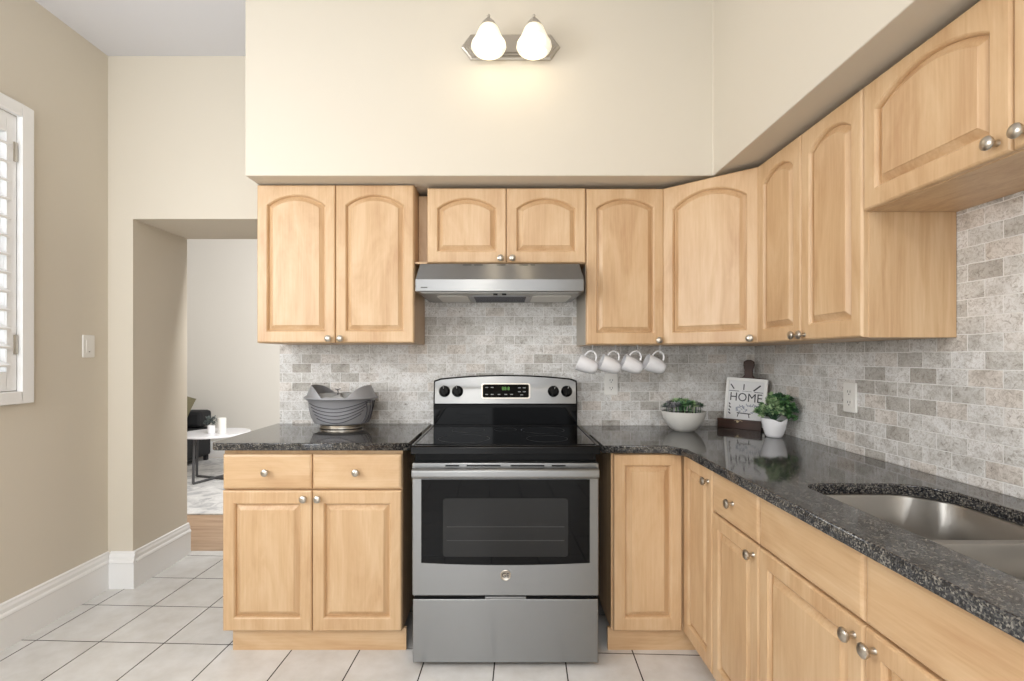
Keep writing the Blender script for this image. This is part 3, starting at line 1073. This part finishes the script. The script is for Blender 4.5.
def make_hook():
    t = thing('cup_hook', 'x', 'hook', group='cup hooks under the wall cabinet')
    pts = [(0, 0, 0), (0, 0, -0.012), (0.0, 0, -0.018)]
    for i in range(9):
        a = R(90 - 0) - R(250) * i / 8
        pts.append((0.0, 0.009 * math.cos(a + R(0)), -0.029 + 0.009 * math.sin(a)))
    MB().tube(pts, 0.0016, 8).build('wire', M['white'], t, smooth=True)
    MB().lathe([(0.006, -0.0018), (0.006, 0.0)], 14).build('collar', M['white'], t)
    return t
mug, hook = make_mug(), make_hook()
names = ['leftmost white mug, hanging nearest the range hood', 'second white mug from the range, hanging directly above the wall outlet', 'third white mug from the range, hanging between two other mugs', 'rightmost white mug, hanging last in the row towards the corner']
hn = ['small white cup hook holding the leftmost mug', 'small white cup hook holding the mug above the outlet', 'small white cup hook holding the third mug from the range', 'small white cup hook holding the rightmost mug']
for i, px in enumerate((587.5, 610.5, 632.5, 655.5)):
    x = (px - 505) * 2.45 / 500
    loc = (x + 0.028, -0.235, 1.303 - 0.034)
    hl = (x + 0.028, -0.235, 1.303)
    if i == 0:
        mug.location, mug['label'] = loc, names[0]
        hook.location, hook['label'] = hl, hn[0]
    else:
        copy_thing(mug, loc, names[i])
        copy_thing(hook, hl, hn[i])
for i, o in enumerate([o for o in COL.objects if o.name.startswith('mug') and o.type == 'EMPTY']):
    o.rotation_euler = (0, 0, R((-6, 1, -2, 2)[i]))

# ------------------------------------------------------------------ metal basket on the left worktop
bk = thing('metal_basket', 'grey galvanised metal basket with ear handles and wavy wire sides on the left worktop', 'basket', (-0.826, -0.175, WL))
bk.scale = (1.10, 1.10, 1.04)
MB().lathe([(0.088, 0), (0.098, 0.003), (0.098, 0.009), (0.088, 0.012), (0.092, 0.020)], 40, sy=0.72).build('foot_ring', M['nickel'], bk, smooth=True)
prof = [(0.092, 0.016), (0.122, 0.026), (0.130, 0.044), (0.139, 0.085), (0.148, 0.130), (0.158, 0.140), (0.168, 0.146), (0.167, 0.151), (0.158, 0.149), (0.146, 0.133), (0.134, 0.085), (0.125, 0.050), (0.112, 0.032), (0.02, 0.028)]
MB().lathe(prof, 48, sy=0.72).build('tub', M['zinc'], bk, smooth=True)
def rad_at(z):
    pr = prof[1:6]
    for (r0, z0_), (r1, z1_) in zip(pr, pr[1:]):
        if z0_ <= z <= z1_:
            return r0 + (r1 - r0) * (z - z0_) / (z1_ - z0_)
    return pr[0][0] if z < pr[0][1] else pr[-1][0]
def side_pt(a, z, off=0.0015):
    r_ = rad_at(z) + off
    return (r_ * math.cos(a), r_ * 0.72 * math.sin(a), z)
for side in (0, PI):
    for k in range(5):
        z_mid = 0.034 + k * 0.017
        half = R(46 + k * 4)
        pts = []
        for i in range(25):
            u = -1 + 2 * i / 24
            a = -PI / 2 + side + u * half + R(6)
            z = z_mid + 0.032 * abs(u) ** 1.7 + 0.010 * u
            pts.append(side_pt(a, min(z, 0.138)))
        MB().tube(pts, 0.0019, 6).build('wire', M['zinc_dark'], bk, smooth=True)
    for k in range(4):
        a0 = side - R(32 - k * 11)
        pts = [side_pt(a0 + R(14) * math.sin(j / 10 * PI) * (0.6), 0.028 + j * 0.0105) for j in range(11)]
        MB().tube(pts, 0.0019, 6).build('wire', M['zinc_dark'], bk, smooth=True)
MB().tube([(0.163 * math.cos(2 * PI * i / 48), 0.163 * 0.72 * math.sin(2 * PI * i / 48), 0.149) for i in range(48)], 0.004, 8, True).build('rim', M['zinc'], bk, smooth=True)
# ear handles: raised sheet lobes at both ends, curved with the rim
for s in (0, PI):
    lp_o, lp_i = [], []
    b = MB()
    n = 20
    rows = []
    for lay in (0.0, 0.003):
        lo_, hi_ = [], []
        for i in range(n + 1):
            u = -1 + 2 * i / n
            a = s + u * R(72)
            hgt = 0.062 * (1 - abs(u) ** 3.5)
            r_ = 0.160 - lay
            lo_.append((r_ * math.cos(a), r_ * 0.72 * math.sin(a), 0.146))
            lean = 0.026 * (hgt / 0.062) ** 1.5
            r2 = r_ - lean
            hi_.append((r2 * math.cos(a), r2 * 0.72 * math.sin(a), 0.146 + max(hgt, 0.001)))
        rows.append((lo_, hi_))
    (l0, h0), (l1, h1) = rows
    b.loops([l0, h0, h1, l1, l0], False, False, closed=False)
    b.build('ear_handle', M['zinc'], bk, smooth=True)
# folded cloth and cord inside
b = MB()
lps = []
for r_, z in ((0.148, 0.120), (0.146, 0.142), (0.13, 0.156), (0.08, 0.162), (0.02, 0.164)):
    lps.append([(r_ * math.cos(2 * PI * i / 40), r_ * 0.70 * math.sin(2 * PI * i / 40), z + 0.004 * math.sin(i * 2.3) + 0.003 * math.sin(i * 5.1)) for i in range(40)])
b.loops(lps).build('lining', M['linen'], bk, smooth=True)
MB().tube([(0.0, -0.05, 0.160), (0.002, -0.052, 0.178), (0.0, -0.052, 0.190)], 0.002, 6).build('tie', M['zinc_dark'], bk)
MB().tube([(-0.012, -0.052, 0.192), (0.0, -0.052, 0.189), (0.013, -0.052, 0.193)], 0.002, 6).build('tie', M['zinc_dark'], bk)

# ------------------------------------------------------------------ leaves
def leaf(b, pos, direction, length, width, curl=0.25, fold=0.2, n=5):
    d = Vector(direction).normalized()
    up = Vector((0, 0, 1)) if abs(d.z) < 0.95 else Vector((1, 0, 0))
    s = d.cross(up).normalized()
    nn = s.cross(d).normalized()
    pos = Vector(pos)
    L_, C_, R_ = [], [], []
    for i in range(n + 1):
        t = i / n
        ww = width / 2 * math.sin(PI * min(0.06 + t * 0.94, 1.0)) ** 0.7 if t < 1 else 0.0
        c = pos + d * (length * t) - nn * (curl * length * t * t)
        C_.append(b.bm.verts.new(c))
        L_.append(b.bm.verts.new(c - s * ww + nn * fold * ww))
        R_.append(b.bm.verts.new(c + s * ww + nn * fold * ww))
    for i in range(n):
        b.bm.faces.new((L_[i], C_[i], C_[i + 1], L_[i + 1]))
        b.bm.faces.new((C_[i], R_[i], R_[i + 1], C_[i + 1]))

def rosette(b, c, tilt, r_, rings=3, n=8, wid=0.5):
    m = Matrix.Rotation(tilt[1], 3, 'Y') @ Matrix.Rotation(tilt[0], 3, 'X')
    for k in range(rings):
        el = R(12 + 32 * k)
        ln = r_ * (1 - 0.24 * k)
        for i in range(n - k):
            a = 2 * PI * (i + 0.5 * k) / (n - k)
            d = m @ Vector((math.cos(a) * math.cos(el), math.sin(a) * math.cos(el), math.sin(el)))
            leaf(b, c, d, ln, ln * wid, -0.15, 0.3, 4)

# bowl planter with succulents
bp = thing('succulent_bowl', 'wide off-white ceramic bowl planted with small succulents on the back of the right worktop', 'plant', (0.893, -0.20, WZ))
bp.scale = (0.96, 0.96, 1.0)
MB().lathe([(0.046, 0), (0.052, 0.003), (0.068, 0.014), (0.090, 0.038), (0.104, 0.066), (0.110, 0.092), (0.1105, 0.098), (0.107, 0.099), (0.105, 0.092), (0.098, 0.066), (0.06, 0.02)], 48).build('bowl', new_mat('stoneware', (214, 212, 206), 0.45), bp, smooth=True)
MB().lathe([(0.103, 0.080), (0.102, 0.088), (0.05, 0.094), (0.005, 0.095)], 32).build('soil', M['soil'], bp)
rs = random.Random(3)
for i in range(34):
    a = rs.uniform(0, 2 * PI)
    r_ = 0.088 * math.sqrt(rs.random())
    x, y = r_ * math.cos(a), r_ * math.sin(a)
    if x < -0.035:
        k = rs.choice(['leaf4', 'leaf4', 'leaf3'])
    elif x > 0.04:
        k = rs.choice(['leaf4', 'leaf3', 'leaf4', 'leaf'])
    else:
        k = rs.choice(['leaf', 'leaf', 'leaf3', 'leaf2'])
    b = MB()
    zc = 0.102 + rs.uniform(0.0, 0.018) + 0.022 * (1 - (x / 0.1) ** 2)
    b.tube([(x, y, 0.09), (x, y, zc)], 0.002, 5)
    rosette(b, (x, y, zc), (rs.uniform(-0.4, 0.4) - y * 3, x * 4), rs.uniform(0.026, 0.036), 3, 8)
    b.build('succulent', M[k], bp)
for i in range(14):
    a = rs.uniform(0, 2 * PI)
    b = MB()
    d = (math.cos(a) * 0.4, math.sin(a) * 0.4, 1.0)
    leaf(b, (rs.uniform(-0.02, 0.03), rs.uniform(-0.03, 0.02), 0.10), d, rs.uniform(0.050, 0.072), 0.012, 0.3)
    b.build('spike_leaf', M[rs.choice(['leaf', 'leaf3'])], bp)

# potted plant in a white pot
pp = thing('potted_plant', 'bushy green plant in a small white heart-fronted ceramic pot by the corner', 'plant', (1.238, -0.40, WZ))
lps = []
for r_, z in ((0.030, 0), (0.034, 0.003), (0.040, 0.015), (0.047, 0.040), (0.053, 0.066), (0.055, 0.080), (0.0545, 0.088), (0.051, 0.088), (0.050, 0.076), (0.044, 0.040), (0.02, 0.03)):
    lp = []
    for i in range(40):
        a = 2 * PI * i / 40
        dz = 0
        if z > 0.06:
            dz = -0.012 * max(0, math.cos(a + PI / 2)) ** 10
        lp.append((r_ * math.cos(a), r_ * math.sin(a), z + dz))
    lps.append(lp)
MB().loops(lps).build('pot', M['white'], pp, smooth=True)
MB().lathe([(0.049, 0.066), (0.048, 0.072), (0.01, 0.075)], 24).build('soil', M['soil'], pp)
fol = {'leaf': MB(), 'leaf3': MB(), 'leaf2': MB()}
stems = MB()
rs = random.Random(11)
for i in range(165):
    a = rs.uniform(0, 2 * PI)
    el = rs.uniform(-0.35, 1.45)
    r_ = rs.uniform(0.6, 1.0)
    tip = Vector((math.cos(a) * math.cos(el) * 0.092 * r_ + 0.004, math.sin(a) * math.cos(el) * 0.085 * r_, 0.122 + math.sin(el) * 0.072 * r_))
    if rs.random() < 0.35 and tip.x > 0.03:
        tip.z -= 0.03
    tip.x = max(min(tip.x, 0.078), -0.066)
    if tip.x < -0.025:
        tip.z = min(tip.z, 0.135 + (tip.x + 0.025) * 0.5)
    if tip.z < 0.085 and tip.x < 0.04:
        tip.z = 0.10
    if i % 3 == 0:
        stems.tube([(0, 0, 0.07), (tip.x * 0.3, tip.y * 0.3, 0.07 + (tip.z - 0.07) * 0.6), tuple(tip)], 0.0012, 5)
    k = 'leaf2' if (tip.x < -0.005 and rs.random() < 0.6) else rs.choice(['leaf', 'leaf3', 'leaf3', 'leaf'])
    rosette(fol[k], tip, (rs.uniform(-0.9, 0.9) + 0.5, rs.uniform(-0.6, 0.6)), rs.uniform(0.017, 0.024), 2, 7, 0.66)
stems.build('stems', M['leaf3'], pp)
for k, nm in (('leaf', 'green_leaves'), ('leaf3', 'dark_leaves'), ('leaf2', 'pale_leaves')):
    o = fol[k].build(nm, M[k], pp)

# ------------------------------------------------------------------ HOME sign on wooden ledge, chopping board behind
SA = R(-45)
sgx, sgy = 1.208, -0.128
lb = thing('wooden_ledge', 'small dark brown wooden sign holder standing across the corner of the right worktop', 'stand', (sgx, sgy, WZ), SA)
MB().box(-0.108, 0.108, -0.020, -0.006, 0, 0.048).build('front_board', M['dark_wood'], lb, bevel=0.002)
MB().box(-0.108, 0.108, -0.0058, 0.030, 0, 0.014).build('base_board', M['dark_wood'], lb, bevel=0.002)
MB().tube([(-0.02, -0.0215, 0.040), (-0.012, -0.023, 0.044), (0.0, -0.023, 0.040), (0.012, -0.023, 0.044), (0.020, -0.0215, 0.040)], 0.0014, 6).build('twine', M['rope'], lb)
MB().lathe([(0.006, 0), (0.006, 0.003)], 14, mat=Matrix.Translation((-0.004, -0.020, 0.038)) @ Matrix.Rotation(R(90), 4, 'X')).build('button', M['rope'], lb)

sg = thing('home_sign', 'white framed square print reading HOME, leaning on the dark wooden ledge', 'sign', (sgx + 0.012, sgy - 0.012, WZ + 0.0190), SA)
lean = Matrix.Translation((0, -0.003, 0)) @ Matrix.Rotation(R(-5), 4, 'X') @ Matrix.Rotation(R(2.5), 4, 'Y')
sw, shh, fw = 0.101, 0.240, 0.014
b = MB()
b.box(-sw, -sw + fw, 0, 0.012, 0, shh)
b.box(sw - fw, sw, 0, 0.012, 0, shh)
b.box(-sw + fw, sw - fw, 0, 0.012, 0, fw)
b.box(-sw + fw, sw - fw, 0, 0.012, shh - fw, shh)
b.build('frame', M['sign_white'], sg, bevel=0.0015, mtx=lean)
pn = MB().box(-sw + fw, sw - fw, 0.006, 0.010, fw, shh - fw).build('print', M['sign_paper'], sg, mtx=lean)
def on_sign(x, z, off=0.0):
    return lean @ Matrix.Translation((x, 0.0058 - off, z)) @ Matrix.Rotation(R(90), 4, 'X')
me = text_mesh('HOME', 0.062, 0.0002, 0.0)
me.transform(Matrix.Diagonal((0.92, 1, 1, 1)))
link_mesh('lettering', me, M['ink'], sg, on_sign(0, 0.140))
b = MB()
def bar(b, x0, z0_, x1, z1_, wd):
    d = Vector((x1 - x0, 0, z1_ - z0_))
    n_ = Vector((-d.z, 0, d.x)).normalized() * wd / 2
    vs_ = []
    for y in (0.0059, 0.0052):
        vs_.append([(x0 + n_.x, y, z0_ + n_.z), (x1 + n_.x, y, z1_ + n_.z), (x1 - n_.x, y, z1_ - n_.z), (x0 - n_.x, y, z0_ - n_.z)])
    b.loops(vs_)
bar(b, -0.078, 0.206, -0.060, 0.182, 0.006)
bar(b, -0.012, 0.210, -0.012, 0.180, 0.005)
bar(b, 0.068, 0.208, 0.036, 0.178, 0.007)
bar(b, -0.085, 0.172, -0.035, 0.172, 0.003)
bar(b, 0.040, 0.172, 0.082, 0.172, 0.003)
bar(b, -0.020, 0.174, 0.026, 0.174, 0.0015)
for q in range(4):
    bar(b, -0.080, 0.108 - q * 0.016, -0.074 + 0.004 * (q % 2), 0.099 - q * 0.016, 0.006)
bar(b, -0.038, 0.060, 0.030, 0.060, 0.005)
bar(b, -0.030, 0.058, -0.034, 0.040, 0.004)
bar(b, 0.020, 0.058, 0.024, 0.040, 0.004)
b.build('line_drawing', M['ink'], sg, mtx=lean)
b = MB()
rs = random.Random(5)
for i in range(46):
    x = rs.uniform(-0.045, 0.075)
    z = 0.062 + rs.random() * (0.030 + 0.016 * (x > 0))
    a = rs.uniform(0, PI)
    ln = rs.uniform(0.006, 0.014)
    bar(b, x, z, x + ln * math.cos(a), z + ln * math.sin(a), 0.0035)
b.build('watercolour_leaves', M['ink_light'], sg, mtx=lean)

cb = thing('chopping_board', 'dark wooden paddle board with rounded handle leaning behind the HOME sign', 'cutting board', (sgx, sgy, WZ), SA)
leanb = Matrix.Translation((0.012, 0.048, 0.001)) @ Matrix.Rotation(R(-7), 4, 'X')
pts = [(-0.10, 0.0), (0.10, 0.0), (0.10, 0.240), (0.085, 0.258), (0.030, 0.262), (0.020, 0.275), (0.020, 0.300), (0.027, 0.325), (0.026, 0.345), (0.012, 0.355), (-0.012, 0.355), (-0.026, 0.345), (-0.027, 0.325), (-0.020, 0.300), (-0.020, 0.275), (-0.030, 0.262), (-0.085, 0.258), (-0.10, 0.240)]
MB().prism(pts, 'y', 0, 0.014).build('board', M['dark_wood'], cb, bevel=0.003, mtx=leanb)

# ------------------------------------------------------------------ the room seen through the passage
rug = MB().loops([[(x, y, z) for x, y in rrect(-4.6, -1.3, 1.24, 3.42, 0.02, 3)] for z in (0.0, 0.010)]).build('area_rug', M['rug'])
tag(rug, 'pale grey mottled rug on the wooden floor of the far room', 'rug')
TX, TY = -2.93, 2.36
tb = thing('round_side_table', 'low round table with white marble top and dark angled metal legs on the rug', 'table', (TX, TY, 0.0105))
MB().lathe([(0.315, 0.452), (0.320, 0.456), (0.320, 0.470), (0.316, 0.474)], 48).build('table_top', M['marble'], tb, smooth=True)
for a in (R(-108), R(-18), R(72), R(162)):
    c, s_ = math.cos(a), math.sin(a)
    b = MB()
    def q(r_, z):
        return (c * r_, s_ * r_, z)
    b.tube([q(0.24, 0.451), q(0.25, 0.012)], 0.014, 4)
    b.build('leg', M['table_metal'], tb)
    MB().tube([q(0.0, 0.014), q(0.25, 0.014)], 0.012, 4).build('foot_bar', M['table_metal'], tb)
cdl = MB().lathe([(0.036, 0), (0.038, 0.004), (0.038, 0.150), (0.034, 0.152), (0.012, 0.149), (0.0, 0.149)], 28, cap1=False).build('candle', new_mat('candle_wax', (240, 238, 232), 0.4), smooth=True)
cdl.location = (-2.83, TY - 0.06, 0.4850)
tag(cdl, 'white pillar candle standing on the far marble table, right of the little plant', 'candle')
vp = thing('potted_sprig', 'small grey-green sprig in a low white jar on the far marble table', 'plant', (-2.925, TY - 0.08, 0.4850))
MB().lathe([(0.030, 0), (0.034, 0.004), (0.034, 0.075), (0.030, 0.078), (0.028, 0.070)], 24).build('jar', M['white'], vp, smooth=True)
b = MB()
rs = random.Random(9)
for i in range(46):
    a = rs.uniform(0, 2 * PI)
    rosette(b, (math.cos(a) * rs.uniform(0, 0.06) - 0.012, math.sin(a) * 0.04, 0.085 + rs.uniform(0, 0.075)), (rs.uniform(-1, 1), rs.uniform(-1, 1)), 0.022, 1, 5)
b.build('leaves', new_mat('grey_sprig', (96, 106, 104), 0.6), vp)

sf = thing('black_sofa', 'black upholstered sofa end against the far wall behind the marble table', 'sofa', (-4.03, 2.95, 0.0105))
MB().box(-0.9, 0.48, -0.36, 0.40, 0.06, 0.40).build('seat_base', M['sofa'], sf, bevel=0.03)
MB().box(-0.9, 0.48, 0.18, 0.42, 0.41, 0.60).build('backrest', M['sofa'], sf, bevel=0.04)
for x in (-0.85, 0.42):
    for y in (-0.3, 0.33):
        MB().box(x, x + 0.04, y, y + 0.04, 0, 0.062).build('leg', M['sofa'], sf)

def pillow(name, label, loc, rot, s, m):
    b = MB()
    n = 12
    g = {}
    for sd in (-1, 1):
        for i in range(n + 1):
            for j in range(n + 1):
                u, v = -1 + 2 * i / n, -1 + 2 * j / n
                th = 0.24 * s * (1 - u ** 4) * (1 - v ** 4)
                k = 1 - 0.06 * (1 - (u * u)) * abs(v) ** 3 - 0.06 * (1 - v * v) * abs(u) ** 3
                g[sd, i, j] = b.bm.verts.new((u * s * k, sd * th, v * s * k))
        for i in range(n):
            for j in range(n):
                b.bm.faces.new((g[sd, i, j], g[sd, i + 1, j], g[sd, i + 1, j + 1], g[sd, i, j + 1]))
    o = b.build(name, m, smooth=True)
    o.location = loc
    o.rotation_euler = rot
    tag(o, label, 'cushion')
pillow('cushion', 'pale fabric cushion at the end of the black sofa', (-3.83, 2.80, 0.62), (R(-8), R(4), R(14)), 0.19, M['cushion'])
pillow('cushion', 'olive grey cushion leaning behind the pale cushion on the black sofa', (-3.76, 3.00, 0.66), (R(-6), R(20), R(0)), 0.18, M['olive'])
